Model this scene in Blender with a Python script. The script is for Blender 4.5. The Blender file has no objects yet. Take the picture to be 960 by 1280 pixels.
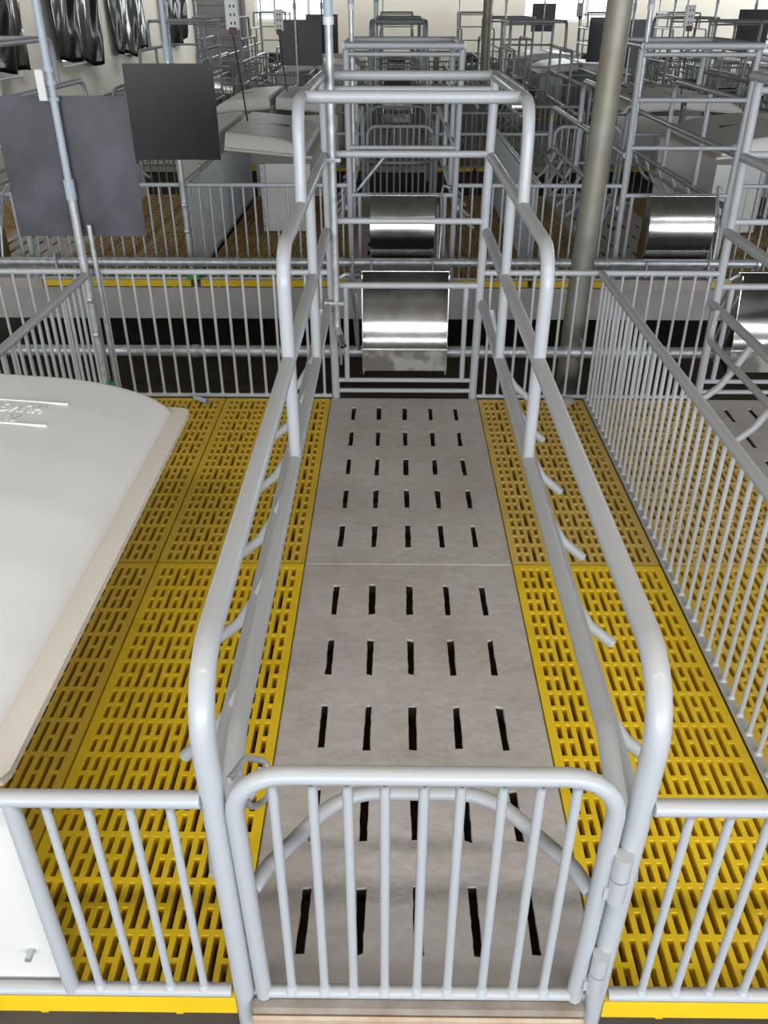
import bpy, math, random
from mathutils import Vector, Matrix
random.seed(7)
sc = bpy.context.scene
PI = math.pi

# ---------------------------------------------------------------- camera, world, light, exposure
cam_d = bpy.data.cameras.new('camera'); cam = bpy.data.objects.new('camera', cam_d)
sc.collection.objects.link(cam); sc.camera = cam
CAMP = Vector((-0.0522, -0.83154, 1.41283))
right = Vector((0.99994803, 0.01016277, 0.00081210))
down = Vector((0.00596753, -0.51885465, -0.85484165))
fwd = Vector((-0.00826619, 0.85480206, -0.51888833))
m = Matrix.Identity(4)
for i in range(3):
    m[i][0] = right[i]; m[i][1] = -down[i]; m[i][2] = -fwd[i]; m[i][3] = CAMP[i]
cam.matrix_world = m
cam_d.sensor_fit = 'HORIZONTAL'; cam_d.sensor_width = 36.0; cam_d.lens = 1052.98 / 960 * 36
cam_d.clip_start = 0.02; cam_d.clip_end = 200

sc.view_settings.view_transform = 'Standard'; sc.view_settings.look = 'None'
sc.view_settings.gamma = 1.0; sc.view_settings.use_curve_mapping = False
sc.view_settings.exposure = 0.0

world = bpy.data.worlds.new('daylight'); sc.world = world; world.use_nodes = True
wn = world.node_tree; wn.nodes['Background'].inputs[0].default_value = (0.86, 0.93, 1.0, 1)
wn.nodes['Background'].inputs[1].default_value = 3.0

def area_light(name, loc, rot, sx, sy, power, col=(1, 1, 1)):
    d = bpy.data.lights.new(name, 'AREA'); d.shape = 'RECTANGLE'; d.size = sx; d.size_y = sy
    d.energy = power; d.color = col
    o = bpy.data.objects.new(name, d); sc.collection.objects.link(o)
    o.location = loc; o.rotation_euler = rot
    return o
BACK_Y = -6.5
# daylight through the window band behind the camera (faces +Y)
area_light('window_daylight', (2.6, BACK_Y - 0.04, 1.75), (PI / 2, 0, 0), 13.6, 1.9, 570, (0.93, 0.97, 1.0))
# ceiling strip lamps over the near aisle
area_light('unseen_lamp_light', (0.6, -0.9, 2.82), (0, 0, 0), 9.0, 0.16, 125, (1.0, 0.98, 0.95))
# unseen lamps, added to brighten the end wall and the left wall
area_light('unseen_lamp_light', (3.0, 19.3, 2.8), (0.55, 0, 0), 13.0, 0.16, 130, (1.0, 0.97, 0.9))
area_light('unseen_lamp_light', (-3.3, 11.5, 2.8), (0, 0.65, 0), 0.16, 15.0, 110, (1.0, 0.98, 0.94))
# daylight through the two end windows (faces -Y) and added fill for the far walls from an unseen right opening (faces -X)
area_light('end_window_daylight', (-2.28, 20.42, 1.85), (-PI / 2, 0, 0), 1.5, 1.6, 30, (0.92, 0.97, 1.0))
area_light('end_window_daylight', (3.68, 20.42, 1.85), (-PI / 2, 0, 0), 1.8, 1.6, 40, (0.92, 0.97, 1.0))
area_light('added_side_light', (11.04, 16.5, 1.85), (PI / 2, 0, PI / 2), 7.0, 1.4, 220, (0.95, 0.98, 1.0))

# ---------------------------------------------------------------- materials
def mat(name, base, rough=0.5, metal=0.0, noise=None, bump=0.0, bscale=60.0, spec=0.5, coat=0.0, fac=(0.35, 0.65)):
    mt = bpy.data.materials.new(name); mt.use_nodes = True
    n = mt.node_tree; p = n.nodes['Principled BSDF']
    p.inputs['Base Color'].default_value = (*base, 1); p.inputs['Roughness'].default_value = rough
    p.inputs['Metallic'].default_value = metal
    p.inputs['Specular IOR Level'].default_value = spec
    p.inputs['Coat Weight'].default_value = coat
    tc = n.nodes.new('ShaderNodeTexCoord')
    if noise:
        cur = None
        for (c2, scale, amt, detail) in noise:
            tx = n.nodes.new('ShaderNodeTexNoise'); tx.inputs['Scale'].default_value = scale; tx.inputs['Detail'].default_value = detail
            n.links.new(tc.outputs['Object'], tx.inputs['Vector'])
            mr = n.nodes.new('ShaderNodeMapRange'); mr.inputs[1].default_value = fac[0]; mr.inputs[2].default_value = fac[1]
            mr.inputs[3].default_value = 0; mr.inputs[4].default_value = amt
            n.links.new(tx.outputs[0], mr.inputs[0])
            mx = n.nodes.new('ShaderNodeMix'); mx.data_type = 'RGBA'
            n.links.new(mr.outputs[0], mx.inputs[0])
            if cur is None: mx.inputs[6].default_value = (*base, 1)
            else: n.links.new(cur, mx.inputs[6])
            mx.inputs[7].default_value = (*c2, 1); cur = mx.outputs[2]
        n.links.new(cur, p.inputs['Base Color'])
    if bump:
        tb = n.nodes.new('ShaderNodeTexNoise'); tb.inputs['Scale'].default_value = bscale; tb.inputs['Detail'].default_value = 5
        n.links.new(tc.outputs['Object'], tb.inputs['Vector'])
        bp = n.nodes.new('ShaderNodeBump'); bp.inputs['Strength'].default_value = bump; bp.inputs['Distance'].default_value = 0.004
        n.links.new(tb.outputs[0], bp.inputs['Height']); n.links.new(bp.outputs[0], p.inputs['Normal'])
    return mt

def dusty(mt, dust, amt):
    """settled dust on faces that look up"""
    n = mt.node_tree; p = n.nodes['Principled BSDF']
    g = n.nodes.new('ShaderNodeNewGeometry'); s = n.nodes.new('ShaderNodeSeparateXYZ')
    n.links.new(g.outputs['Normal'], s.inputs[0])
    mr = n.nodes.new('ShaderNodeMapRange'); mr.inputs[1].default_value = 0.45; mr.inputs[2].default_value = 0.9
    mr.inputs[3].default_value = 0; mr.inputs[4].default_value = amt
    n.links.new(s.outputs[2], mr.inputs[0])
    mx = n.nodes.new('ShaderNodeMix'); mx.data_type = 'RGBA'
    n.links.new(mr.outputs[0], mx.inputs[0])
    if p.inputs['Base Color'].links: n.links.new(p.inputs['Base Color'].links[0].from_socket, mx.inputs[6])
    else: mx.inputs[6].default_value = p.inputs['Base Color'].default_value
    mx.inputs[7].default_value = (*dust, 1); n.links.new(mx.outputs[2], p.inputs['Base Color'])
    ma = n.nodes.new('ShaderNodeMapRange'); ma.inputs[3].default_value = p.inputs['Roughness'].default_value; ma.inputs[4].default_value = 0.75
    n.links.new(mr.outputs[0], ma.inputs[0]); n.links.new(ma.outputs[0], p.inputs['Roughness'])
    return mt

M = {}
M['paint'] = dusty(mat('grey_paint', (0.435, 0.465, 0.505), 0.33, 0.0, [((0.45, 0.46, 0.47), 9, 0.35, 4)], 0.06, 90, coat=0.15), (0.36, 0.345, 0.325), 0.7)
M['shaded_paint'] = mat('shaded_grey_paint', (0.30, 0.325, 0.335), 0.38, 0.2, [((0.22, 0.23, 0.23), 9, 0.5, 4)])  # grey paint darkened to stand in for weak light on the rear rows
M['galv'] = mat('galvanized_steel', (0.60, 0.63, 0.66), 0.42, 0.55, [((0.34, 0.36, 0.38), 30, 0.7, 4)], 0.1, 60)
M['oldgalv'] = mat('old_galvanized_steel', (0.33, 0.34, 0.31), 0.5, 0.35, [((0.22, 0.22, 0.19), 7, 0.7, 5), ((0.36, 0.26, 0.15), 3, 0.35, 3)], 0.1, 40)
M['pvcpipe'] = mat('grey_plastic_pipe', (0.42, 0.48, 0.56), 0.4)
M['steel'] = mat('stainless_sheet', (0.60, 0.60, 0.60), 0.18, 1.0, [((0.42, 0.41, 0.40), 14, 0.6, 5)], 0.05, 25)
M['stained_steel'] = mat('stained_stainless_sheet', (0.55, 0.54, 0.52), 0.4, 0.9, [((0.22, 0.20, 0.18), 11, 0.85, 5)], 0.05, 25, fac=(.44, .56))
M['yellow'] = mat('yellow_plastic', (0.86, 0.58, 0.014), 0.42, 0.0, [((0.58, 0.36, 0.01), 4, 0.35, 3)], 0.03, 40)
M['yellow_worn'] = mat('worn_yellow_plastic', (0.66, 0.45, 0.10), 0.5, 0.0, [((0.53, 0.35, 0.07), 5, 0.6, 4)], 0.03, 40)
M['yellow_mid'] = mat('dusty_yellow_plastic', (0.72, 0.475, 0.03), 0.48, 0.0, [((0.56, 0.36, 0.035), 4, 0.5, 4)], 0.03, 40)
M['concrete'] = mat('slab_concrete', (0.52, 0.48, 0.445), 0.7, 0.0, [((0.40, 0.365, 0.335), 3.2, 0.65, 6), ((0.61, 0.57, 0.535), 18, 0.45, 6), ((0.30, 0.22, 0.15), 1.7, 0.30, 5)], 0.9, 34)
M['slot_wall'] = mat('stained_slot_wall', (0.05, 0.04, 0.03), 0.9)
M['yellow_shaded'] = mat('shaded_yellow_plastic', (0.36, 0.235, 0.05), 0.55, 0.0, [((0.26, 0.16, 0.04), 5, 0.6, 4)], 0.03, 40)  # tile yellow darkened in place of the dimmer light on the rows behind
M['dirty_concrete'] = mat('dirty_concrete', (0.30, 0.27, 0.235), 0.85, 0.0, [((0.16, 0.11, 0.07), 12, 0.7, 5)], 0.6, 40)
M['curb'] = mat('curb_concrete', (0.45, 0.43, 0.42), 0.85, 0.0, [((0.34, 0.32, 0.30), 5, 0.6, 5)], 0.5, 30)
M['rusty'] = mat('limewashed_edge', (0.50, 0.43, 0.34), 0.85, 0.0, [((0.36, 0.19, 0.08), 9, 0.7, 5)], 0.5, 40)
M['lid'] = mat('cream_plastic', (0.75, 0.735, 0.715), 0.42, 0.0, [((0.68, 0.66, 0.635), 3, 0.5, 3)], 0.02, 20)
M['lid_edge'] = mat('cream_plastic_edge', (0.68, 0.62, 0.55), 0.5)
M['board'] = mat('white_plastic_board', (0.74, 0.74, 0.73), 0.45, 0.0, [((0.66, 0.65, 0.63), 3, 0.5, 3)])
M['black_sheet'] = mat('dark_plastic_sheet', (0.085, 0.085, 0.11), 0.42, 0.0, [((0.025, 0.026, 0.03), 5, 0.8, 4)], 0.05, 8)
M['dark_gloss'] = mat('glossy_dark_sheet', (0.010, 0.011, 0.014), 0.36, 0.0, [((0.008, 0.008, 0.01), 4, 0.7, 4)], 0.05, 8)
M['black_board'] = mat('black_plastic_board', (0.012, 0.013, 0.018), 0.35)
M['film'] = mat('black_film', (0.010, 0.010, 0.012), 0.12, 0.0, None, 0.3, 5, spec=0.15)
M['wall'] = mat('cream_wall_paint', (0.82, 0.80, 0.72), 0.9, 0.0, [((0.74, 0.71, 0.62), 1.2, 0.5, 3)], 0.1, 20)
M['ceiling'] = mat('grey_ceiling', (0.30, 0.29, 0.27), 0.95)
M['pit'] = mat('pit_concrete', (0.085, 0.065, 0.045), 0.9, 0.0, [((0.03, 0.024, 0.018), 2.5, 0.7, 4)], 0.4, 15)
M['white'] = mat('white_plastic', (0.72, 0.74, 0.74), 0.4)
M['green'] = mat('green_plastic', (0.02, 0.30, 0.10), 0.45)
M['dark'] = mat('black_plastic', (0.02, 0.02, 0.02), 0.5)
M['frame'] = mat('window_frame_white', (0.75, 0.77, 0.76), 0.4)
M['shutter'] = mat('grey_shutter', (0.19, 0.19, 0.20), 0.45, 0.2, [((0.15, 0.15, 0.155), 2, 0.5, 3)])
M['brown'] = mat('brown_plug', (0.10, 0.045, 0.03), 0.5)
M['blob'] = mat('mortar', (0.42, 0.40, 0.37), 0.8, 0.0, [((0.34, 0.31, 0.27), 20, 0.6, 4)], 0.4, 60)
gl = bpy.data.materials.new('window_glass'); gl.use_nodes = True; M['glass'] = gl
_p = gl.node_tree.nodes['Principled BSDF']; _p.inputs['Transmission Weight'].default_value = 1.0
_p.inputs['Roughness'].default_value = 0.0; _p.inputs['IOR'].default_value = 1.01; _p.inputs['Base Color'].default_value = (0.93, 0.97, 0.98, 1)
em = bpy.data.materials.new('lamp_tube'); em.use_nodes = True; M['lamp'] = em
em.node_tree.nodes['Principled BSDF'].inputs['Emission Color'].default_value = (1, 1, 1, 1)
em.node_tree.nodes['Principled BSDF'].inputs['Emission Strength'].default_value = 6

# ---------------------------------------------------------------- mesh builder
class MB:
    def __init__(s): s.v = []; s.f = []; s.sm = []
    def add(s, vs, fs, smooth=False):
        b = len(s.v); s.v += [tuple(v) for v in vs]; s.f += [tuple(i + b for i in f) for f in fs]; s.sm += [smooth] * len(fs)
        return s
    def box(s, x0, x1, y0, y1, z0, z1):
        vs = [(x, y, z) for z in (z0, z1) for y in (y0, y1) for x in (x0, x1)]
        return s.add(vs, [(0, 2, 3, 1), (4, 5, 7, 6), (0, 1, 5, 4), (2, 6, 7, 3), (0, 4, 6, 2), (1, 3, 7, 5)])
    def cbox(s, x0, x1, y0, y1, z0, z1, c=0.004):
        """box with bevelled vertical edges and top edge"""
        o = [(x0 + c, y0), (x1 - c, y0), (x1, y0 + c), (x1, y1 - c), (x1 - c, y1), (x0 + c, y1), (x0, y1 - c), (x0, y0 + c)]
        i = [(min(max(x, x0 + c), x1 - c), min(max(y, y0 + c), y1 - c)) for x, y in o]
        vs = [(x, y, z0) for x, y in o] + [(x, y, z1 - c) for x, y in o] + [(x, y, z1) for x, y in i]
        fs = [tuple(range(7, -1, -1)), tuple(range(16, 24))]
        for k in range(8):
            j = (k + 1) % 8; fs.append((k, j, 8 + j, 8 + k)); fs.append((8 + k, 8 + j, 16 + j, 16 + k))
        return s.add(vs, fs)
    def tube(s, pts, r, n=10, fillet=0.0, cap=True, r2=None):
        P = [Vector(p) for p in pts]
        if fillet:
            Q = [P[0]]
            for k in range(1, len(P) - 1):
                fl = fillet[k] if isinstance(fillet, (list, tuple)) else fillet
                a = (P[k - 1] - P[k]); b = (P[k + 1] - P[k])
                la, lb = a.length, b.length; a = a / la; b = b / lb
                ang = a.angle(b)
                if fl <= 0 or ang > PI - 0.03: Q.append(P[k]); continue
                d = min(fl / math.tan(ang / 2), la * 0.49, lb * 0.49)
                rr = d * math.tan(ang / 2)
                cc = P[k] + (a + b).normalized() * (rr / math.sin(ang / 2))
                p1 = P[k] + a * d; p2 = P[k] + b * d
                u = (p1 - cc); w = (p2 - cc); tot = u.angle(w); st = 6
                for q in range(st + 1):
                    t = q / st
                    Q.append(cc + (u * math.sin((1 - t) * tot) + w * math.sin(t * tot)) / math.sin(tot))
            Q.append(P[-1]); P = Q
        N = len(P)
        T = []
        for k in range(N):
            d = (P[min(k + 1, N - 1)] - P[max(k - 1, 0)]).normalized(); T.append(d)
        ref = Vector((0, 0, 1)) if abs(T[0].z) < 0.9 else Vector((1, 0, 0))
        u = T[0].cross(ref).normalized(); vs = []
        for k in range(N):
            u = (u - T[k] * u.dot(T[k])).normalized(); w = T[k].cross(u)
            rk = r if r2 is None else r + (r2 - r) * k / (N - 1)
            sc_ = 1.0
            if 0 < k < N - 1:
                c = (P[k] - P[k - 1]).normalized().dot((P[k + 1] - P[k]).normalized()); sc_ = 1.0 / max(0.7, math.sqrt((1 + c) / 2))
            for j in range(n):
                a = 2 * PI * j / n; vs.append(P[k] + (u * math.cos(a) + w * math.sin(a)) * rk * sc_)
        fs = [(k * n + j, k * n + (j + 1) % n, (k + 1) * n + (j + 1) % n, (k + 1) * n + j) for k in range(N - 1) for j in range(n)]
        s.add(vs, fs, True)
        if cap:
            s.add(vs[:n], [tuple(range(n - 1, -1, -1))]); s.add(vs[-n:], [tuple(range(n))])
        return s
    def mesh(s, name, mt):
        me = bpy.data.meshes.new(name); me.from_pydata(s.v, [], s.f)
        me.polygons.foreach_set('use_smooth', s.sm); me.materials.append(M[mt] if isinstance(mt, str) else mt)
        me.update(); return me

COL = sc.collection
def link(name, me, parent=None, loc=(0, 0, 0), rz=0.0):
    o = bpy.data.objects.new(name, me); COL.objects.link(o)
    o.location = loc; o.rotation_euler = (0, 0, rz)
    if parent is not None: o.parent = parent
    return o
def tag(o, label, cat, group=None, kind=None):
    if label: o['label'] = label
    if cat: o['category'] = cat
    if group: o['group'] = group
    if kind: o['kind'] = kind
    return o
def thing(name, label, cat, loc=(0, 0, 0), rz=0.0, group=None):
    o = link(name, None, None, loc, rz); o.empty_display_size = 0.1
    return tag(o, label, cat, group)
def struct(name, mb, mt, loc=(0, 0, 0)):
    o = link(name, mb.mesh(name, mt), None, loc); o['kind'] = 'structure'; return o
CACHE = {}
def cached(key, fn):
    if key not in CACHE: CACHE[key] = fn()
    return CACHE[key]

# ---------------------------------------------------------------- layout
#  name: (rear y of row, direction of the head, floor height)
ROWS = [(0.0, 1, 0.0), (6.46, -1, 0.03), (8.03, 1, 0.03), (14.45, -1, 0.03), (16.0, 1, 0.03)]
ROWN = ['nearest row', 'second row', 'third row', 'fourth row', 'last row']
PENS = {'C': (-2.4, 1), 'A': (0.0, -1), 'B': (1.5, 1), 'D': (3.9, -1), 'E': (5.4, 1)}    # centre x, side of the creep (world)
PENN = {'C': 'left pen', 'A': 'middle pen', 'B': 'right pen', 'D': 'second right pen', 'E': 'third right pen'}
HEAD = 2.42; NARROW = 0.75; WIDE = 1.21
def where(r, p): return '%s, %s' % (ROWN[r], PENN[p])
def wxy(r, p, lx, ly):
    y0, s, z = ROWS[r]; return (PENS[p][0] + s * lx, y0 + s * ly, z)
def rz_of(r): return 0.0 if ROWS[r][1] > 0 else PI

# ---------------------------------------------------------------- room shell
XL, XR, YF, ZC = -4.4, 11.0, 20.4, 2.9
ZG = -0.62
struct('floor', MB().box(XL - 0.2, XR + 0.2, BACK_Y - 0.2, YF + 0.2, ZG - 0.1, ZG), 'pit')
struct('ceiling', MB().box(XL - 0.2, XR + 0.2, BACK_Y - 0.2, YF + 0.2, ZC, ZC + 0.1), 'ceiling')
w = MB(); w.box(XR, XR + 0.2, BACK_Y - 0.2, 13.0, ZG, ZC); w.box(XR, XR + 0.2, 20.0, YF + 0.2, ZG, ZC)
w.box(XR, XR + 0.2, 13.0, 20.0, ZG, 1.13); w.box(XR, XR + 0.2, 13.0, 20.0, 2.57, ZC)
struct('wall_right', w, 'wall')
# wall behind the camera with a long window band
w = MB(); w.box(XL, XR, BACK_Y - 0.2, BACK_Y, ZG, 0.78); w.box(XL, XR, BACK_Y - 0.2, BACK_Y, 2.72, ZC)
w.box(XL, -4.25, BACK_Y - 0.2, BACK_Y, 0.78, 2.72); w.box(9.45, XR, BACK_Y - 0.2, BACK_Y, 0.78, 2.72)
struct('wall_rear', w, 'wall')
# left wall with four openings
LWIN = [(8.6, 10.25), (11.65, 13.1), (14.35, 15.8), (17.55, 18.95)]
w = MB(); ZS, ZT = 0.66, 2.35
w.box(XL - 0.2, XL, BACK_Y - 0.2, YF + 0.2, ZG, ZS); w.box(XL - 0.2, XL, BACK_Y - 0.2, YF + 0.2, ZT, ZC)
ys = [BACK_Y - 0.2] + [y for p in LWIN for y in p] + [YF + 0.2]
for k in range(0, len(ys), 2): w.box(XL - 0.2, XL, ys[k], ys[k + 1], ZS, ZT)
struct('wall_left', w, 'wall')
# end wall with two windows and a roller shutter
FWIN = [(-3.07, -1.5), (2.75, 4.62)]
w = MB(); ZS2 = 1.02
w.box(XL, XR, YF, YF + 0.2, ZG, ZS2); w.box(XL, XR, YF, YF + 0.2, 2.6, ZC)
xs = [XL] + [x for p in FWIN for x in p] + [XR]
for k in range(0, len(xs), 2): w.box(xs[k], xs[k + 1], YF, YF + 0.2, ZS2, 2.6)
struct('wall_end', w, 'wall')
def window(name, ax, a0, a1, z0, z1, depth):
    """ax 'x': lies in a y = depth plane; ax 'y': lies in an x = depth plane"""
    root = link(name, None); root['kind'] = 'structure'
    def bx(mb, u0, u1, w0, w1, t0, t1):
        if ax == 'x': mb.box(u0, u1, depth + t0, depth + t1, w0, w1)
        else: mb.box(depth + t0, depth + t1, u0, u1, w0, w1)
    f = MB(); t = 0.05
    bx(f, a0, a1, z0, z0 + t, -.03, .03); bx(f, a0, a1, z1 - t, z1, -.03, .03)
    bx(f, a0, a0 + t, z0 + t, z1 - t, -.03, .03); bx(f, a1 - t, a1, z0 + t, z1 - t, -.03, .03)
    link('window_frame', f.mesh('window_frame', 'frame'), root)
    mid = a0 + (a1 - a0) * 0.74
    mu = MB(); bx(mu, mid - .035, mid + .035, z0 + t, z1 - t, -.025, .025)
    link('mullion', mu.mesh('mullion', 'frame'), root)
    for (u0, u1) in ((a0 + t, mid - .035), (mid + .035, a1 - t)):
        p = MB(); bx(p, u0, u1, z0 + t, z1 - t, -.003, .003); link('pane', p.mesh('pane', 'glass'), root)
for k, (y0, y1) in enumerate(LWIN): window('window_%d' % (k + 1), 'y', y0, y1, ZS, ZT, XL - 0.1)
for k, (x0, x1) in enumerate(FWIN): window('window_%d' % (k + 5), 'x', x0, x1, ZS2, 2.6, YF + 0.1)
# roller shutter door in the left end of the end wall
dr = link('door_1', None); dr['kind'] = 'structure'
for k in range(12):
    z0 = ZG + 0.35 + k * 0.2
    link('slat', cached('shutter_slat', lambda: MB().cbox(-4.38, -3.36, YF - 0.07, YF - 0.03, 0, 0.19, 0.012).mesh('slat', 'shutter')), dr, (0, 0, z0))
link('door_frame', MB().box(-3.35, -3.27, YF - 0.08, YF - 0.005, ZG, 2.3).mesh('door_frame', 'shutter'), dr)
# black film hung over the left windows
def film(y0, y1, seed, label):
    rnd = random.Random(seed); ny, nz = 46, 34; mb = MB(); vs = []; ph = [rnd.uniform(0, 6) for _ in range(6)]
    for j in range(nz + 1):
        t = j / nz
        for i in range(ny + 1):
            u = i / ny
            nar = 0.10 * math.sin(PI * t + ph[0]) * (1 - t) + 0.05 * math.sin(7 * t + ph[1])
            uu = 0.5 + (u - 0.5) * (1 - 0.08 * t * t) + nar * (0.5 - abs(u - 0.5)) * 0.4
            y = y0 + (y1 - y0) * uu
            zb = ZS + 0.03 + 0.05 * math.sin(5 * u + ph[2]) + 0.03 * math.sin(13 * u + ph[3])
            z = 2.5 + (zb - 2.5) * t
            d = 0.045 * math.sin(13 * u + 2.2 * math.sin(3 * t + ph[4])) + 0.02 * math.sin(27 * u + 4 * t + ph[5]) + 0.008 * math.sin(40 * u + 23 * t + ph[2])
            vs.append((XL + 0.10 + d * (0.35 + .6 * t), y, z))
    fs = [(j * (ny + 1) + i, j * (ny + 1) + i + 1, (j + 1) * (ny + 1) + i + 1, (j + 1) * (ny + 1) + i) for j in range(nz) for i in range(ny)]
    mb.add(vs, fs, True)
    o = link('black_film', mb.mesh('black_film', 'film')); md = o.modifiers.new('thickness', 'SOLIDIFY'); md.thickness = 0.002
    tag(o, label, 'plastic film', 'black films over the left wall windows')
film(8.1, 10.35, 1, 'crumpled black plastic film over the nearest window of the left wall')
film(11.1, 13.2, 2, 'crumpled black plastic film over the second window of the left wall')
film(13.8, 15.9, 3, 'crumpled black plastic film over the third window of the left wall')
film(17.15, 19.05, 4, 'narrow black plastic film over the left wall window farthest away')
# curbs that carry the raised floors
n_trim = 1
for r, (y0, s, z) in enumerate(ROWS):
    for (ly0, ly1, zt) in ((-0.03, 0.06, -0.064), (HEAD - 0.16, HEAD - 0.02, -0.055)):
        a, b = sorted((y0 + s * ly0, y0 + s * ly1))
        struct('trim_%d' % n_trim, MB().box(XL + 0.7, XR, a, b, (z - 0.24) if ly0 > 1 else ZG, z + zt), 'curb' if ly0 > 1 and r > 0 else 'pit'); n_trim += 1
# steel columns of the hall, in the gutters between the rows
def column(x0, y, tx, r, label):
    mb = MB(); mb.tube([(0, 0, ZG), (tx * (ZC - ZG), 0, ZC - 0.001)], r, 20)
    b = MB(); b.cbox(-0.11, 0.11, -0.11, 0.11, ZG, ZG + 0.012, 0.01)
    t = thing('steel_column', label, 'column', (x0, y, 0))
    link('shaft', mb.mesh('shaft', 'oldgalv'), t); link('base_plate', b.mesh('base_plate', 'oldgalv'), t)
column(0.80, 3.08, 0.022, 0.052, 'thick weathered galvanized column standing in the gutter right of the middle crate')
column(1.10, 11.25, 0.0, 0.055, 'dark steel column far behind, left of the nearer thick one')

# ---------------------------------------------------------------- slatted plastic tiles
def make_tile(w, l, mt):
    """one moulded tile: long slots and pairs of short slots between rounded bars; origin at a corner"""
    d, c = 0.034, 0.0024
    px, sw = 0.0222, 0.0120
    n = int((w - 0.03) / px); mx = (w - n * px + (px - sw)) / 2
    pat = 'ssLsLssLsLssLsLsLssLs'
    cells = 12; my = 0.016; py = (l - 2 * my + 0.009) / cells; bar = 0.0105; mid = 0.0088
    xs = [0]; cols = []
    for i in range(n):
        x0 = mx + i * px; xs += [x0, x0 + sw]; cols.append((x0, x0 + sw, pat[i % len(pat)]))
    xs.append(w)
    ysv = [0]; rows = []
    for j in range(cells):
        y0 = my + j * py; y1 = y0 + py - bar; ym = (y0 + y1) / 2
        ysv += [y0, ym - mid / 2, ym + mid / 2, y1]; rows.append((y0, ym - mid / 2, ym + mid / 2, y1))
    ysv.append(l)
    NX, NY = len(xs), len(ysv); mb = MB()
    vs = [(x, y, 0) for y in ysv for x in xs]; fs = []
    for j in range(NY - 1):
        k = j - 1; jj = k % 4 if 0 <= k < cells * 4 else 3
        for i in range(NX - 1):
            hole = False
            if i % 2 == 1 and 0 <= k < cells * 4 and jj != 3:
                t = cols[i // 2][2]; hole = (t == 'L') or jj in (0, 2)
            if not hole: fs.append((j * NX + i, j * NX + i + 1, (j + 1) * NX + i + 1, (j + 1) * NX + i))
    mb.add(vs, fs)
    def well(x0, x1, y0, y1):
        a = [(x0, y0), (x1, y0), (x1, y1), (x0, y1)]
        # rounded bars: shallow wide chamfer, then the wall
        o1 = [(x0 + c * .35, y0 + c * .35), (x1 - c * .35, y0 + c * .35), (x1 - c * .35, y1 - c * .35), (x0 + c * .35, y1 - c * .35)]
        vs = [(x, y, 0) for x, y in a] + [(x, y, -c) for x, y in o1] + [(x0 - .001 if x < (x0 + x1) / 2 else x1 + .001, y0 - .003 if y < (y0 + y1) / 2 else y1 + .003, -d) for x, y in o1]
        fs = []
        for k in range(4):
            j = (k + 1) % 4; fs += [(k, j, 4 + j, 4 + k), (4 + k, 4 + j, 8 + j, 8 + k)]
        mb.add(vs, fs)
    for (x0, x1, t) in cols:
        for (a, b, c_, d_) in rows:
            if t == 'L': well(x0, x1, a, d_)
            else: well(x0, x1, a, b); well(x0, x1, c_, d_)
    # outer skirt with small pegs under the long edges
    o = [(0, 0), (w, 0), (w, l), (0, l)]
    n_top = len(mb.f)
    mb.add([(x, y, -.001) for x, y in o] + [(x, y, -0.048) for x, y in o], [(k, 4 + k, 4 + (k + 1) % 4, (k + 1) % 4) for k in range(4)])
    for yy in (0.004, l - 0.014):
        for xx in (0.1, w - 0.1): mb.box(xx - .006, xx + .006, yy, yy + .01, -0.060, -0.048)
    me = mb.mesh('floor_tile', mt); me.materials.append(M['yellow'])
    for k in range(n_top, len(mb.f)): me.polygons[k].material_index = 1
    return me
TW, TL = 0.430, 1.196
def tile_floor(r, p):
    cx, side = PENS[p]; y0, s, z = ROWS[r]; lside = side * s        # creep side in local x
    t = thing('slatted_floor', 'yellow plastic slatted floor in the ' + where(r, p), 'floor', (cx, y0, z), rz_of(r))
    def put(lx0, ly0, mt):
        me = cached(('tile', mt, ly0 < 1), lambda: make_tile(TW, TL if ly0 > 1 else 1.2555, mt)); link('floor_tile', me, t, (lx0, ly0, 0))
    for j, ly in enumerate((-.0575, 1.204)):
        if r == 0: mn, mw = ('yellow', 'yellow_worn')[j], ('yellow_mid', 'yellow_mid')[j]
        else: mn = mw = 'yellow_shaded'
        if r == 0 and p == 'B': mn = ('yellow_mid', 'yellow_worn')[j]; mw = mn
        a = 0.306
        if lside > 0: xn = -a - TW; xw = (a, a + TW + 0.0055)
        else: xn = a; xw = (-a - TW, -a - 2 * TW - 0.0055)
        put(xn, ly, mn)
        for k, x in enumerate(xw):
            if r == 0 and p == 'B': continue
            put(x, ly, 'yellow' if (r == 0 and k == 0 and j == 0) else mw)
    return t
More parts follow.
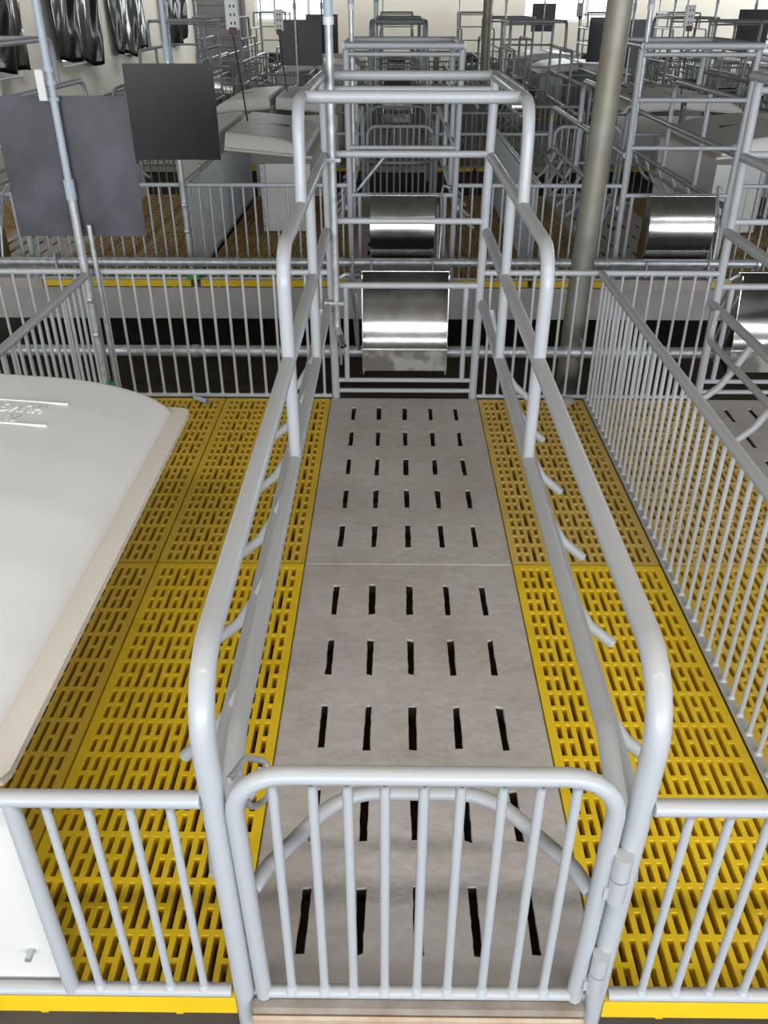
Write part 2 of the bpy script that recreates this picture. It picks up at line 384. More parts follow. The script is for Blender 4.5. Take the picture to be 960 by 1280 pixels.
# ---------------------------------------------------------------- concrete slabs
def make_slab(rows, y0, y1, seed):
    rnd = random.Random(seed); mb = MB(); hw = 0.30; sw = 0.0085
    cx = [-0.205, -0.103, 0.0, 0.103, 0.205]
    xs = [-hw]; [xs.extend((c - sw, c + sw)) for c in cx]; xs.append(hw)
    ysv = [y0]; [ysv.extend(rw) for rw in rows]; ysv.append(y1)
    NX, NY = len(xs), len(ysv)
    dark = []
    vs = []
    for j, y in enumerate(ysv):
        for i, x in enumerate(xs):
            inner = 0 < i < NX - 1 and 0 < j < NY - 1
            vs.append((x + (rnd.uniform(-.002, .002) if inner else 0), y + (rnd.uniform(-.004, .004) if inner else 0), 0))
    fs = []
    for j in range(NY - 1):
        for i in range(NX - 1):
            a, b, c, d = j * NX + i, j * NX + i + 1, (j + 1) * NX + i + 1, (j + 1) * NX + i
            if i % 2 == 1 and j % 2 == 1:
                # slot: ragged walls
                ring = []
                A, B, C, D = (Vector(vs[q]) for q in (a, b, c, d))
                K = 8
                top = [A.lerp(B, 0), A.lerp(B, .5)] + [B.lerp(C, k / K) for k in range(K)] + [C, C.lerp(D, .5)] + [D.lerp(A, k / K) for k in range(K)]
                ctr = (A + C) / 2; n = len(top)
                mid = []
                for q in top:
                    dx = ctr.x - q.x; mid.append(Vector((q.x + (0.0022 * (1 if dx > 0 else -1)) * rnd.uniform(-.2, 1.0), q.y + 0.003 * (1 if ctr.y > q.y else -1) * rnd.random(), -0.005)))
                bot = [Vector((q.x + .006 * (1 if q.x > ctr.x else -1), q.y + .012 * (1 if q.y > ctr.y else -1), -0.06)) for q in mid]; s_f0 = len(mb.f) + n
                mb.add(top + mid + bot, [(k, (k + 1) % n, n + (k + 1) % n, n + k) for k in range(n)] + [(n + k, n + (k + 1) % n, 2 * n + (k + 1) % n, 2 * n + k) for k in range(n)]); dark += list(range(s_f0, s_f0 + n))
            else: fs.append((a, b, c, d))
    mb.add(vs, fs)
    # rounded arris and sides
    o = [(-hw, y0), (hw, y0), (hw, y1), (-hw, y1)]; e = 0.004
    o2 = [(-hw - e, y0 - e), (hw + e, y0 - e), (hw + e, y1 + e), (-hw - e, y1 + e)]
    mb.add([(x, y, 0) for x, y in o] + [(x, y, -e) for x, y in o2] + [(x, y, -0.06) for x, y in o2],
           [q for k in range(4) for q in ((k, 4 + k, 4 + (k + 1) % 4, (k + 1) % 4), (4 + k, 8 + k, 8 + (k + 1) % 4, 4 + (k + 1) % 4))])
    me = mb.mesh('concrete_slab', 'concrete'); me.materials.append(M['slot_wall'])
    for k in dark: me.polygons[k].material_index = 1
    return me
RN = [(.017, .149), (.248, .378), (.486, .622), (.727, .863), (.964, 1.098)]
RF = [(1.292, 1.42), (1.52, 1.645), (1.745, 1.87), (1.97, 2.095), (2.195, 2.316)]
def slabs(r, p):
    cx, side = PENS[p]; y0, s, z = ROWS[r]
    for nm, rows, a, b in (('rear', RN, -0.045, 1.192), ('head', RF, 1.203, 2.405)):
        me = cached(('slab', nm), lambda: make_slab(rows, a, b, 3))
        o = link('concrete_slab', me, None, (cx, y0, z), rz_of(r))
        tag(o, 'grey slotted concrete floor slab at the %s end, %s' % ('gate' if nm == 'rear' else 'trough', where(r, p)), 'floor slab', 'slotted concrete slabs')

# ---------------------------------------------------------------- crate
def crate_tubes():
    """(name, points, radius, fillets) of every tube; local frame: rear y=0, head y=2.42"""
    L = []
    for s in (-1, 1):
        L.append(('upper_rail', [(s * .290, -.045, -.14), (s * .300, -.038, .672), (s * .300, HEAD, .672)], .0178, .11))
        L.append(('top_rail', [(s * .300, HEAD - .01, .935), (s * .300, 1.075, .935), (s * .300, 1.085, .685)], .0165, .085))
        L.append(('head_rail', [(s * .300, HEAD + .05, 1.19), (s * .300, 1.565, 1.19), (s * .300, 1.55, .945)], .0165, .085))
        L.append(('middle_rail', [(s * .300, HEAD, .40), (s * .300, .16, .40), (s * .296, -.035, .335)], .0165, .06))
        L.append(('lower_rail', [(s * .322, 2.30, .41), (s * .345, 2.26, .308), (s * .345, .10, .308), (s * .31, -.03, .285)], .0125, .05))
        for k in range(6):
            y = .30 + .337 * k
            L.append(('finger', [(s * .300, y, .39), (s * .345, y, .30), (s * .385, y - .008, .238), (s * .440, y - .014, .192)], .0125, .08))
        L.append(('post', [(s * .300, 1.80, .93), (s * .300, 1.80, .405)], .0155, 0))
        L.append(('post', [(s * .300, 1.10, .67), (s * .300, 1.10, .405)], .0155, 0))
        L.append(('head_post', [(s * .283, HEAD, .0), (s * .297, HEAD, 1.185)], .0165, 0))
        L.append(('trough_bar', [(s * .235, HEAD, .076), (s * .235, HEAD, .468)], .0105, 0))
    for z, rr in ((.030, .0095), (.076, .0095), (.468, .0125), (.71, .0118), (.942, .0125), (1.150, .0115)):
        L.append(('cross_bar', [(-.285, HEAD, z), (.285, HEAD, z)], rr, 0))
    L.append(('cross_bar', [(-.30, HEAD + .045, 1.19), (.30, HEAD + .045, 1.19)], .0165, 0))
    L.append(('cross_bar', [(-.30, 1.70, 1.19), (.30, 1.70, 1.19)], .0165, 0))
    return L
GBX = [-.211, -.157, -.109, -.058, -.005, .045, .102, .153, .203]
GY = -.05
def gate_frame(mb): mb.tube([(-.258, GY, .0), (-.268, GY, .525), (.262, GY, .525), (.256, GY, .0)], .0135, 10, .075); return mb
def crate(r, p):
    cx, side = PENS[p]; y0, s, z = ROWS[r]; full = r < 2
    desc = {0: 'grey tubular sow crate with closed rear gate', 1: 'grey tubular sow crate with its trough end facing forward'}.get(r, 'grey tubular sow crate')
    t = thing('sow_crate', desc + ', ' + where(r, p), 'crate', (cx, y0, z), rz_of(r), 'tubular sow crates')
    nn = 12 if r == 0 else 8
    if full:
        for k, (nm, pts, rr, fl) in enumerate(crate_tubes()):
            link(nm, cached(('ct', k, nn), lambda: MB().tube(pts, rr, nn, fl).mesh(nm, 'paint')), t)
        g = link('gate', cached(('gate', nn), lambda: gate_frame(MB()).mesh('gate', 'paint')), t)
        link('gate_bottom_bar', cached(('gb', nn), lambda: MB().tube([(-.258, GY, .008), (.256, GY, .008)], .011, nn).mesh('gate_bottom_bar', 'paint')), g)
        for x in GBX:
            link('gate_bar', cached(('gatebar', nn), lambda: MB().tube([(0, GY, .01), (0, GY, .522)], .0075, 8).tube([(0, GY, .012), (0, GY, .026)], .0135, 8, 0, False, .0074).tube([(0, GY, .505), (0, GY, .516)], .0074, 8, 0, False, .012).mesh('gate_bar', 'paint')), g, (x, 0, 0))
        link('rump_bar', cached(('rump', nn), lambda: MB().tube([(-.258, GY + .01, .265), (-.237, -.005, .272), (-.13, .128, .282), (.115, .128, .282), (.232, -.005, .272), (.252, GY + .01, .265)], .0125, nn, [0, .04, .13, .13, .04, 0]).mesh('rump_bar', 'paint')), g)
        for zz in (.33, .09):
            link('hinge', cached('hinge', lambda: MB().tube([(.281, GY - .012, -.05), (.281, GY - .012, 0)], .0135, 12).tube([(.281, GY - .012, .003), (.281, GY - .012, .05)], .0135, 12).box(.262, .275, GY - .016, GY - .004, -.045, -.02).mesh('hinge', 'paint')), g, (0, 0, zz))
        lt = MB(); lt.tube([(-.275, GY + .02, .49), (-.262, .03, .47), (-.235, .05, .44), (-.228, .02, .40), (-.25, -.01, .41), (-.26, -.02, .44)], .0048, 8, .02)
        lt.tube([(-.275, GY + .02, .41), (-.25, .0, .425), (-.242, .03, .45)], .004, 8)
        link('latch', cached('latch', lambda: lt.mesh('latch', 'galv')), g)
    else:
        grp = {}
        for nm, pts, rr, fl in crate_tubes():
            key = 'head_frame' if nm in ('head_post', 'trough_bar', 'cross_bar') else ('left_side' if pts[0][0] < 0 else 'right_side')
            if nm == 'finger': key = 'fingers'
            grp.setdefault(key, MB()).tube(pts, rr, 6, fl)
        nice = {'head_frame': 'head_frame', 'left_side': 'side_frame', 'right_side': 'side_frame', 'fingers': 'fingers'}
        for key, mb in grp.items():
            link(nice[key], cached(('cl', key), lambda: mb.mesh(nice[key], 'shaded_paint')), t)['kind'] = 'stuff'
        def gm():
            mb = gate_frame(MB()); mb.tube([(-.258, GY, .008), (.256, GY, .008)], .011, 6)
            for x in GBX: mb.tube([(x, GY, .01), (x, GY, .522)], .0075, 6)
            return mb.tube([(-.258, GY + .01, .265), (-.237, -.005, .272), (-.13, .128, .282), (.115, .128, .282), (.232, -.005, .272), (.252, GY + .01, .265)], .0125, 6, [0, .04, .13, .13, .04, 0]).mesh('gate', 'shaded_paint')
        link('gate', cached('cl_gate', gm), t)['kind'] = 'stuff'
    return t

# ---------------------------------------------------------------- feeding trough
def trough(r, p):
    cx, side = PENS[p]; y0, s, z = ROWS[r]
    t = thing('feeding_trough', 'curved stainless steel feeding trough in the ' + where(r, p), 'trough', (cx, y0, z), rz_of(r), 'stainless feeding troughs')
    hw = .172; Y = HEAD
    prof = [(.03, .195), (.03, .108), (.06, .104), (.105, .112), (.15, .145), (.185, .20), (.203, .27), (.200, .34), (.180, .405), (.150, .455), (.125, .487)]
    def sm(pr, k=2):
        for _ in range(k):
            q = [pr[0], pr[1]]
            for a, b in zip(pr[1:], pr[2:]):
                q += [(a[0] * .75 + b[0] * .25, a[1] * .75 + b[1] * .25), (a[0] * .25 + b[0] * .75, a[1] * .25 + b[1] * .75)]
            q.append(pr[-1]); pr = q
        return pr
    P = [prof[0]] + sm(prof[1:], 1)
    def pan():
        mb = MB(); Q = P[1:]; n = len(Q); th = .0018
        nr = []
        for k in range(n):
            a, b = Q[max(k - 1, 0)], Q[min(k + 1, n - 1)]; l = math.hypot(b[0] - a[0], b[1] - a[1]); nr.append(((b[1] - a[1]) / l, -(b[0] - a[0]) / l))
        for sg in (0, 1):
            R = [(q[0] + v[0] * th * sg, q[1] + v[1] * th * sg) for q, v in zip(Q, nr)]
            mb.add([(x, Y + a, b) for x in (-hw, hw) for a, b in R], [((k, k + 1, n + k + 1, n + k) if sg == 0 else (n + k, n + k + 1, k + 1, k)) for k in range(n - 1)], True)
        return mb.mesh('pan', 'steel')
    link('front_plate', cached('fpl', lambda: MB().box(-hw, hw, Y + .0285, Y + .0305, .108, .197).box(-hw, hw, Y + .0305, Y + .055, .1045, .1065).mesh('front_plate', 'stained_steel')), t)
    def sidepl(x):
        mb = MB(); th = .0015
        pl = [(.03, .195)] + P[1:] + [(.075, .487), (.06, .40), (.035, .25)]
        n = len(pl); vs = [(x - th, Y + a, b) for a, b in pl] + [(x + th, Y + a, b) for a, b in pl]
        mb.add(vs, [tuple(range(n - 1, -1, -1)), tuple(range(n, 2 * n))] + [(k, (k + 1) % n, n + (k + 1) % n, n + k) for k in range(n)]); return mb.mesh('side_plate', 'steel')
    link('pan', cached('pan', pan), t)
    for x in (-hw, hw): link('side_plate', cached(('sp', x), lambda: sidepl(x)), t)
    link('lip', cached('lip', lambda: MB().tube([(-hw - .004, Y + .123, .489), (hw + .004, Y + .123, .489)], .005, 8).mesh('lip', 'steel')), t)
    link('front_edge', cached('fedge', lambda: MB().tube([(-hw - .004, Y + .028, .197), (hw + .004, Y + .028, .197)], .0045, 8).mesh('front_edge', 'steel')), t)
    for x in (-hw + .004, hw - .004):
        link('bracket', cached(('br', x), lambda: MB().box(x - .004, x + .004, Y + .185, Y + .250, .085, .175).mesh('bracket', 'galv')), t)
        link('foot', cached(('ft', x), lambda: MB().box(x - .0035, x + .0035, Y + .026, Y + .034, .088, .11).mesh('foot', 'steel')), t)
    # tipping lever beside the trough
    link('lever', cached('lever', lambda: MB().tube([(-.20, Y + .21, .13), (-.212, Y + .16, .33), (-.212, Y + .06, .47), (-.225, Y - .015, .52), (-.262, Y - .02, .50)], .0065, 8, .03).tube([(-.195, Y + .2, .13), (-.195, Y + .12, .30), (-.195, Y + .03, .42)], .006, 8, .04).mesh('lever', 'galv')), t)
    if r == 1 and p == 'A':
        link('tipping_handle', MB().tube([(.262, Y - .1, .46), (.055, Y - .1, .70)], .0085, 10).mesh('tipping_handle', 'galv'), t)
    return t

# ---------------------------------------------------------------- bar fences
def fence(label, name, P, Q, z, xs, ztop, zbot, rt, rb, rbar, full, posts=(), parent_extra=None):
    """bar panel from P to Q (world xy); xs: distances of the bars"""
    P = Vector((P[0], P[1], 0)); Q = Vector((Q[0], Q[1], 0)); d = Q - P; L = d.length; a = math.atan2(d.y, d.x)
    t = thing(name, label, 'fence' if name != 'pen_partition' else 'partition', (P.x, P.y, z), a)
    pm = 'paint' if full or z == 0 or abs(P.y) < 7 else 'shaded_paint'
    link('top_rail', MB().tube([(0, 0, ztop), (L, 0, ztop)], rt, 10).mesh('top_rail', pm), t)
    link('bottom_rail', MB().tube([(0, 0, zbot), (L, 0, zbot)], rb, 8).mesh('bottom_rail', pm), t)
    if full:
        me = cached(('bar', rbar, ztop, zbot), lambda: MB().tube([(0, 0, zbot), (0, 0, ztop - rt * .5)], rbar, 8).tube([(0, 0, zbot + rb * .7), (0, 0, zbot + rb + .006)], rbar * 1.75, 8, 0, False, rbar * .98).tube([(0, 0, ztop - rt - .005), (0, 0, ztop - rt * .6)], rbar * .98, 8, 0, False, rbar * 1.6).mesh('bar', 'paint'))
        for x in xs: link('bar', me, t, (x, 0, 0))
    else:
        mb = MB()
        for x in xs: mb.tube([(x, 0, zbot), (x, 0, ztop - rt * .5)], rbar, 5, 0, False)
        link('bars', mb.mesh('bars', 'shaded_paint'), t)['kind'] = 'stuff'
    for x in posts: link('post', MB().tube([(x, 0, zbot), (x, 0, ztop)], rbar * 1.9, 10).mesh('post', 'paint'), t)
    return t
def spaced(L, step=.059, m=.03):
    n = max(1, round((L - 2 * m) / step)); return [m + (L - 2 * m) * k / n for k in range(n + 1)]
def head_fences(r, p, which='both'):
    cx, side = PENS[p]; y0, s, z = ROWS[r]; y = y0 + s * HEAD
    for sd, nm in ((side, 'wide'), (-side, 'narrow')):
        if which != 'both' and which != nm: continue
        w_ = WIDE if sd == side else NARROW
        a, b = sorted((cx + sd * .30, cx + sd * w_))
        fence('short bar fence beside the trough, %s side, %s' % (nm, where(r, p)), 'head_fence', (a, y), (b, y), z, spaced(b - a), .518, .006, .0115, .009, .0058, r < 2)
def rear_fences(r, p):
    cx, side = PENS[p]; y0, s, z = ROWS[r]; y = y0 - s * .05
    for sd, nm in ((side, 'wide'), (-side, 'narrow')):
        w_ = 0.60 if sd == side else NARROW
        a, b = sorted((cx + sd * .31, cx + sd * w_))
        fence('bar fence beside the rear gate, %s side, %s' % (nm, where(r, p)), 'rear_fence', (a, y), (b, y), z, spaced(b - a, .06, .05), .47, -.01, .0125, .011, .0065, r < 1)
def partition(r, x, label):
    y0, s, z = ROWS[r]; a, b = sorted((y0 - s * .02, y0 + s * (HEAD - (.02 if x > 0 or r else .075))))
    return fence(label, 'pen_partition', (x, a), (x, b), z, spaced(b - a, .0575), .52, .004, .0145, .011, .0062, r < 2)

# ---------------------------------------------------------------- creep box (lid + boards)
LW = .588
def make_lid():
    """local: x=0 partition side, x=.6 flange edge; y 0..1.28; z relative to the flange underside"""
    mb = MB(); W, F, L = LW, .046, 1.285; w = W - F; nx, ny = 40, 56; vs = []
    def fu(x):
        t = max(0.0, 1 - (w - x) / .30); f = math.sqrt(max(0, 1 - t * t))
        if x < .012: f *= .86 + .14 * math.sqrt(max(0, 1 - ((.012 - x) / .012) ** 2))
        return f
    def gv(y):
        e = .03; dd = min(y, L - .03 - y); return 0.0 if dd <= 0 else (1.0 if dd >= e else math.sqrt(1 - (1 - dd / e) ** 2.6))
    def spacing(n, Lh, e):
        out = []
        for k in range(n + 1):
            t = k / n; out.append(Lh * (t + .85 * (-math.sin(2 * PI * t)) / (2 * PI)))
        return out
    X = spacing(nx, w, 0); Yv = spacing(ny, L - .03, 0)
    for y in Yv:
        for x in X:
            h = .090 * fu(x) * gv(y)
            for yr in (.21, .42, .63, .84, 1.05): h += .0028 * math.exp(-((y - yr) / .012) ** 2) * (1 if fu(x) > .1 else 0) * (1 if x > .05 else 0)
            vs.append((x, y, .004 + h))
    N = nx + 1
    mb.add(vs, [(j * N + i, j * N + i + 1, (j + 1) * N + i + 1, (j + 1) * N + i) for j in range(ny) for i in range(nx)], True)
    sd = [vs[j * N] for j in range(ny + 1)]
    mb.add(sd + [(x, y, -.01) for x, y, z in sd], [(j + 1, j, ny + 1 + j, ny + 2 + j) for j in range(ny)], True)
    return mb
def lid_flange():
    mb = MB(); W, F, L = LW, .046, 1.285; w = W - F; c = .022
    out = [(w, 0), (W - c, 0), (W - c * .3, c * .3), (W, c), (W, L - c), (W - c * .3, L - c * .3), (W - c, L), (0, L), (0, L - .032), (w, L - .032)]
    n = len(out); vs = [(x, y, .0045) for x, y in out] + [(x, y, -.012) for x, y in out]
    mb.add(vs, [tuple(range(n)), tuple(range(2 * n - 1, n - 1, -1))] + [(k, n + k, n + (k + 1) % n, (k + 1) % n) for k in range(n)])
    mb.box(0, w, -.002, .004, -.012, .006)
    return mb
def mirrored(mb):
    mb.v = [(-x, y, z) for x, y, z in mb.v]; mb.f = [tuple(reversed(f)) for f in mb.f]; return mb
def creep_box(r, p, tilt=0.0, lz=.462):
    cx, side = PENS[p]; y0, s, z = ROWS[r]; ls = side * s
    px = cx + side * (WIDE - (.022 if r == 0 else .036))
    t = thing('creep_box', 'piglet box with domed cream plastic lid in the ' + where(r, p), 'piglet box', (px, y0, z), rz_of(r), 'piglet boxes with domed lids')
    # local x from the partition towards the crate = -ls
    mir = ls > 0
    o = link('lid', cached(('lid', mir), lambda: (mirrored(make_lid()) if mir else make_lid()).mesh('lid', 'lid')), t, (0, -.01, lz + tilt))
    sg = -1 if mir else 1
    o.rotation_euler = (0, math.atan2(tilt, .6) * sg, 0)
    link('lid_flange', cached(('flange', mir), lambda: (mirrored(lid_flange()) if mir else lid_flange()).mesh('lid_flange', 'lid_edge')), o)
    if r > 0:
        link('lid_handle', cached(('lh', mir), lambda: MB().cbox(min(sg * .22, sg * .36), max(sg * .22, sg * .36), .60, .635, .09, .097, .006).mesh('lid_handle', 'dark')), o)
    X = lambda a: sorted((sg * a[0], sg * a[1]))
    x0, x1 = X((.006, .592)); link('front_board', cached(('fb', mir), lambda: MB().cbox(x0, x1, -.034, -.022, .0, .448, .003).mesh('front_board', 'board')), t)
    if r > 0:
        ib = (.005, .12) if (r == 1 and p == 'C') else (.26, .565)
        x0, x1 = X(ib); link('inner_board', cached(('ib', mir, ib), lambda: MB().cbox(x0, x1, 1.252, 1.262, .01, .448, .003).mesh('inner_board', 'board')), t)
        x0, x1 = X((ib[0] - .035, ib[0])) if ib[0] > .1 else X((ib[1], ib[1] + .02)); link('corner_post', cached(('cp', mir, ib), lambda: MB().cbox(x0, x1, 1.245, 1.268, .01, .448, .003).mesh('corner_post', 'galv')), t)
    link('bolt', cached(('bolt', mir), lambda: MB().tube([(sg * .575, -.052, .09), (sg * .575, -.03, .09)], .006, 8).mesh('bolt', 'galv')), t, (-.02 * sg, 0, 0))
    if r == 0 and p == 'A':
        for k, (txt, size, ly) in enumerate((('HUVGE', .058, 1.008), ('ZL', .045, .958))):
            cu = bpy.data.curves.new('lettering', 'FONT'); cu.body = txt; cu.size = size; cu.extrude = .0014; cu.bevel_depth = .0006; cu.shear = .1; cu.space_character = 1.1
            tmp = bpy.data.objects.new('lettering', cu); COL.objects.link(tmp); bpy.context.view_layer.update()
            me = bpy.data.meshes.new_from_object(tmp.evaluated_get(bpy.context.evaluated_depsgraph_get()))
            bpy.data.objects.remove(tmp); me.materials.clear(); me.materials.append(M['lid'])
            f = link('lettering', me, o, (.297 - .042 * k, ly + size * .72, .0945), PI); f.scale = (.62, 1, 1)
        for ly, xe in ((1.072, .338), (.948, .330)):
            link('raised_line', MB().tube([(.05, ly, .0945), (xe, ly, .0935)], .0032, 8).mesh('raised_line', 'lid'), o)
    return t

# ---------------------------------------------------------------- pipes
def water_pipe(r, p):
    cx, side = PENS[p]; y0, s, z = ROWS[r]; lx = -.268 * s
    x = cx + s * lx
    t = thing('water_pipe', 'galvanized drinker pipe at the crate head, ' + where(r, p), 'pipe', (x, y0 + s * (HEAD - .045), z), rz_of(r), 'drinker pipes')
    link('steel_pipe', cached('wp', lambda: MB().tube([(0, 0, .33), (0, 0, 1.365)], .0138, 10).mesh('steel_pipe', 'galv')), t)
    link('plastic_pipe', cached('wp2', lambda: MB().tube([(0, 0, 1.36), (0, 0, ZC - z - .002)], .0165, 10).mesh('plastic_pipe', 'pvcpipe')), t)
    link('coupling', cached('wpc', lambda: MB().tube([(0, 0, 1.345), (0, 0, 1.368)], .0185, 10).mesh('coupling', 'white')), t)
    if r < 2:
        link('elbow', cached('elb', lambda: MB().tube([(0, 0, .345), (.0, -.002, .315), (.012, -.03, .29)], .0150, 10, .02).mesh('elbow', 'galv')), t)
        link('nipple', cached('nip', lambda: MB().tube([(.010, -.026, .293), (.028, -.07, .262)], .0125, 12, 0, False).tube([(.012, -.032, .289), (.026, -.066, .265)], .007, 10).mesh('nipple', 'steel')), t)
        for zz in (.415, .93):
            link('clamp', cached('clamp', lambda: MB().box(-.045, .03, -.018, -.014, -.006, .006).tube([(-.04, .02, 0), (-.018, -.016, 0), (.018, -.016, 0), (.025, .02, 0)], .0035, 6, .01).mesh('clamp', 'galv')), t, (0, 0, zz))
def trough_pipe(r, x0, x1, z_):
    y0, s, z = ROWS[r]; y = y0 + s * (HEAD + .215)
    t = thing('feeder_shaft', 'thick galvanized pipe running behind the troughs of the ' + ROWN[r], 'pipe', (x0, y, z), 0)
    link('shaft', MB().tube([(0, 0, z_), (x1 - x0, 0, z_)], .024, 14).mesh('shaft', 'galv'), t)
    for k, c in enumerate([q for q in (-1.95, -.9, -.33, .33, .70, 1.12, 1.93) if x0 < q < x1]):
        link('coupling', cached('tpc', lambda: MB().tube([(-.012, 0, 0), (.012, 0, 0)], .0285, 14).mesh('coupling', 'galv')), t, (c - x0, 0, z_))
        if k % 2 == 0:
            link('hanger', cached('tph', lambda: MB().box(-.005, .005, -.04, .04, -.045, .05).mesh('hanger', 'galv')), t, (c - x0 + .06, 0, z_))
    link('end_flange', MB().tube([(x1 - x0, 0, z_), (x1 - x0 + .02, 0, z_)], .036, 14).mesh('end_flange', 'galv'), t)
# ---------------------------------------------------------------- boards on the partition poles
def pole_board(r, x, label_board, label_pole, zb=.62, w=.455, h=.47, mt='black_sheet', board=True, xo=0.0, post=True, tilt=0.0, coup=.80):
    y0, s, z = ROWS[r]; y = y0 + s * (HEAD + .035) if r else HEAD - .036; yb = y + (.0165 if r % 2 == 0 else -.0265)
    t = thing('cable_pole', label_pole, 'pole', (x, y, z), 0, 'poles at the pen partitions')
    link('steel_pipe', MB().tube([(0, 0, .02), (0, 0, coup)], .0165, 10).mesh('steel_pipe', 'galv'), t)
    link('plastic_pipe', MB().tube([(0, 0, coup), (0, 0, ZC - z - .002)], .0135, 10).mesh('plastic_pipe', 'pvcpipe'), t)
    link('coupling', MB().tube([(0, 0, coup - .01), (0, 0, coup + .06)], .0195, 12).mesh('coupling', 'pvcpipe'), t)
    link('clamp', MB().cbox(-.028, .045, -.03, .024, .015, .075, .006).mesh('clamp', 'green'), t)
    if r < 2:
        link('elbow', MB().tube([(0, 0, .075), (0, 0, .05), (-.05, 0, .05)], .017, 10, .012).mesh('elbow', 'galv'), t)
        for zz in (.28, .42): link('clip', MB().tube([(-.012, -.004, zz), (.012, -.004, zz)], .0165, 8).mesh('clip', 'galv'), t)
    if r == 0:
        link('board_post', MB().tube([(.045, .003, .02), (.045, .003, .70)], .0095, 10).mesh('board_post', 'galv'), t)
        link('switch_plate', MB().cbox(-.034, -.006, -.045, -.033, 1.12, 1.215, .003).mesh('switch_plate', 'white'), t)
        for zz in (1.115, 1.165, 1.205): link('pipe_clip', MB().tube([(0, 0, zz), (0, 0, zz + .014)], .020, 10).mesh('pipe_clip', 'pvcpipe'), t)
    if board:
        b = MB(); n = 10; th = .005
        for sg in (0, 1):
            vs = [((i_ / n - .5) * w, th * sg + .004 * math.cos(PI * (i_ / n - .5)), zb + v * h) for v in (0, 1) for i_ in range(n + 1)]
            b.add(vs, [((k, k + 1, n + 2 + k, n + 1 + k) if sg == 0 else (n + 1 + k, n + 2 + k, k + 1, k)) for k in range(n)], True)
        for v in (0, 1): b.add([((i_ / n - .5) * w, q + .004 * math.cos(PI * (i_ / n - .5)), zb + v * h) for q in (0, th) for i_ in range(n + 1)], [(k, k + 1, n + 2 + k, n + 1 + k) for k in range(n)])
        for u in (-.5, .5): b.add([(u * w, q, zb + v * h) for v in (0, 1) for q in (0, th)], [(0, 1, 3, 2)])
        o = link('board', b.mesh('board', mt), None, (x + xo, yb, z))
        o.name = 'dark_board'; tag(o, label_board, 'board', 'dark boards on the partition poles')
        return o

# ================================================================= build the rows
# --- nearest row
slabs(0, 'A'); tile_floor(0, 'A'); crate(0, 'A'); trough(0, 'A'); water_pipe(0, 'A'); head_fences(0, 'A'); creep_box(0, 'A', .040, .456)
partition(0, NARROW, 'long grey bar partition between the middle pen and the pen right of it, nearest row')
partition(0, -1.218, 'grey bar partition behind the near cream lid, left edge of the middle pen')
# panels beside the near gate
tf = fence('low grey bar panel left of the near gate, over yellow slats', 'rear_fence', (-1.21, -.048), (-.312, -.048), 0, [1.21 - .530, 1.21 - .472, 1.21 - .413, 1.21 - .357], .472, .005, .0128, .0115, .0066, True, (1.21 - .578,))
fence('low grey bar panel right of the near gate, over yellow slats', 'rear_fence', (.312, -.048), (.76, -.048), 0, [.054 + .0555 * k for k in range(7)], .464, .005, .0128, .0115, .0066, True)
slabs(0, 'B'); tile_floor(0, 'B'); crate(0, 'B'); trough(0, 'B'); head_fences(0, 'B', 'narrow'); head_fences(0, 'C', 'wide')
trough_pipe(0, -2.3, 2.2, .118)
ledge = MB().cbox(-.278, .272, -.078, -.050, -.060, -.003, .006)
o = link('gate_threshold', ledge.mesh('gate_threshold', 'dirty_concrete'))
link('limewashed_edge', MB().cbox(-.276, .270, -.086, -.0775, -.060, -.010, .004).mesh('limewashed_edge', 'rusty'), o); tag(o, 'stained pale concrete threshold under the near gate', 'threshold')
# --- second row
for p in ('A', 'B', 'C'):
    slabs(1, p); tile_floor(1, p); crate(1, p); trough(1, p); water_pipe(1, p); head_fences(1, p); rear_fences(1, p); creep_box(1, p, .055, .49)
creep_box(1, 'D', .055, .49)
def partn(r, xs):
    names = {-1.205: 'between the left and middle pens', .75: 'between the middle pen and the pen right of it', 2.705: 'right of the second crate column', -3.15: 'by the aisle of the left wall', 4.65: 'beyond the second pen right of the middle'}
    for x in xs: partition(r, x, 'grey bar partition %s, %s' % (names[x], ROWN[r]))
partn(1, (-1.205, .75, 2.705))
trough_pipe(1, -2.6, 1.93, .155)
# --- third row and beyond
ROWPENS = {2: 'CABD', 3: 'CABDE', 4: 'CABDE'}
for r in (2, 3, 4):
    for p in ROWPENS[r]:
        crate(r, p); creep_box(r, p, .04, .47); rear_fences(r, p); head_fences(r, p); trough(r, p)
        if r < 4: tile_floor(r, p); slabs(r, p)
        water_pipe(r, p)
    partn(r, (-1.205, .75, 2.705) + ((-3.15, 4.65) if r > 1 else ()))
# --- poles with dark boards
pole_board(0, -1.226, 'grey-black square board hanging behind the near pole, left', 'tall grey pole with white switch plate, left of the middle crate', .655, .475, .475, xo=.012, tilt=-.0)
pole_board(1, -1.20, 'nearly black square board right of and behind the larger one', 'grey pole with plastic sleeve holding the second dark board, second row', .655, .46, .455, 'dark_gloss', xo=.0, coup=1.13)
pole_board(2, -1.20, 'black board before the left end window, left of the crate top', 'thin pole at the left partition of the third row', .72, .5, .47, 'black_board', coup=1.3, xo=.05)
pole_board(3, -1.0, 'small black board before the left end window, far behind', 'thin pole at the left partition of the fourth row', .78, .42, .45, 'black_board', coup=1.3)
pole_board(2, 2.72, 'black board just right of the thick column', 'thin pole at the right partition of the third row', .70, .46, .5, 'black_board', coup=1.3)
pole_board(3, 2.78, 'black board peeking out left of the thick column', 'thin pole at the right partition of the fourth row', .68, .52, .52, 'black_board', coup=1.3)
pole_board(4, 2.9, 'small black board below the right end window', 'thin pole under the right end window', .86, .46, .48, 'black_board', coup=1.3)
pole_board(3, 4.66, 'black board at the far right, above the crates', 'thin pole of the fourth row at the far right', .84, .42, .45, 'black_board', coup=1.3)
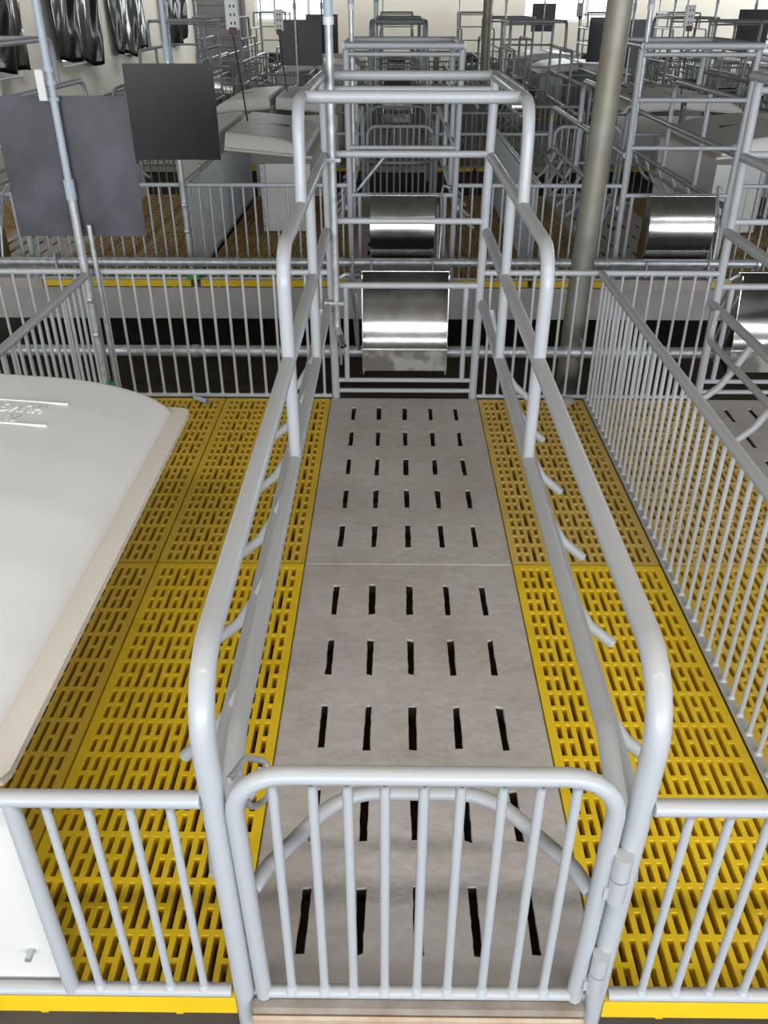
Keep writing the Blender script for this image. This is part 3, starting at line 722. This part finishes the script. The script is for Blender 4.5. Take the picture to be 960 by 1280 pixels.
# --- hanging socket boxes for the heat lamps
def outlet(x, y, z, label, big=1.0):
    t = thing('socket_box', label, 'socket box', (x, y, z), 0, 'hanging socket boxes')
    link('conduit', MB().tube([(-.03, 0, .06), (-.03, 0, ZC - z - .002)], .009, 8).mesh('conduit', 'white'), t)
    link('box', cached('ob', lambda: MB().cbox(-.045, .045, -.02, .02, -.09, .09, .006).mesh('box', 'white')), t)
    for zz in (.05, 0, -.05):
        for xx in (-.012, .014):
            link('socket_hole', cached('oh', lambda: MB().box(-.005, .005, -.0225, -.019, -.009, .009).mesh('socket_hole', 'dark')), t, (xx + .005, 0, zz))
    link('plug', cached('plug', lambda: MB().cbox(-.02, .03, -.055, -.02, -.12, -.075, .006).mesh('plug', 'brown')), t)
    link('cable', cached('cbl', lambda: MB().tube([(.0, -.04, -.11), (.01, -.03, -.2), (.03, 0, -.45), (.05, .02, -.68)], .006, 6, .05).mesh('cable', 'dark')), t)
outlet(-1.16, 5.85, 1.33, 'white socket box with brown plug above the left lids')
outlet(-1.17, 8.6, 1.25, 'white socket box before the left end window')
outlet(2.70, 8.3, 1.29, 'white socket box above the right lids')
outlet(2.68, 13.6, 1.30, 'small socket box before the right end window, left one')
outlet(2.95, 12.1, 1.30, 'small socket box before the right end window, right one')
# --- odds and ends on the near floor
st = thing('pipe_stub', 'short grey pipe stub lying on the yellow slats', 'pipe stub', (-.835, 2.36, .011))
link('tube', MB().tube([(-.03, .022, 0), (.03, -.022, 0)], .0105, 12, 0, False).tube([(.03, -.022, 0), (-.03, .022, 0)], .008, 12, 0, False).mesh('tube', 'pvcpipe'), st)
mb = MB(); vs = []; K = 14
for j in range(5):
    rr = (1.0, .93, .72, .4, .08)[j]; zz = (0, .008, .016, .021, .023)[j]
    for i in range(K):
        a = 2 * PI * i / K; q = rr * (1 + .18 * math.sin(3 * a + 1) + .1 * math.sin(5 * a))
        vs.append((.055 * q * math.cos(a), .034 * q * math.sin(a), zz))
mb.add(vs, [(j * K + i, j * K + (i + 1) % K, (j + 1) * K + (i + 1) % K, (j + 1) * K + i) for j in range(4) for i in range(K)] + [tuple(4 * K + i for i in range(K))], True)
o = link('mortar_lump', mb.mesh('mortar_lump', 'blob'), None, (.645, 2.37, .0005)); tag(o, 'flat lump of spilled mortar on the slats by the partition foot', 'mortar')
# ceiling strip lamp of the near aisle, then two unseen ones added for the walls
t = thing('unseen_strip_lamp', 'long ceiling strip lamp above the near aisle', 'lamp', (.6, -.9, ZC))
link('housing', MB().cbox(-4.5, 4.5, -.06, .06, -.06, -.001, .01).mesh('housing', 'white'), t)
t = thing('unseen_strip_lamp', 'unseen strip lamp added to brighten the end wall', 'lamp', (3.0, 19.3, ZC))
link('housing', MB().cbox(-6.5, 6.5, -.06, .06, -.06, -.001, .01).mesh('housing', 'white'), t)
t = thing('unseen_strip_lamp', 'unseen strip lamp added to brighten the left wall', 'lamp', (-3.3, 11.5, ZC))
link('housing', MB().cbox(-.06, .06, -7.5, 7.5, -.06, -.001, .01).mesh('housing', 'white'), t)
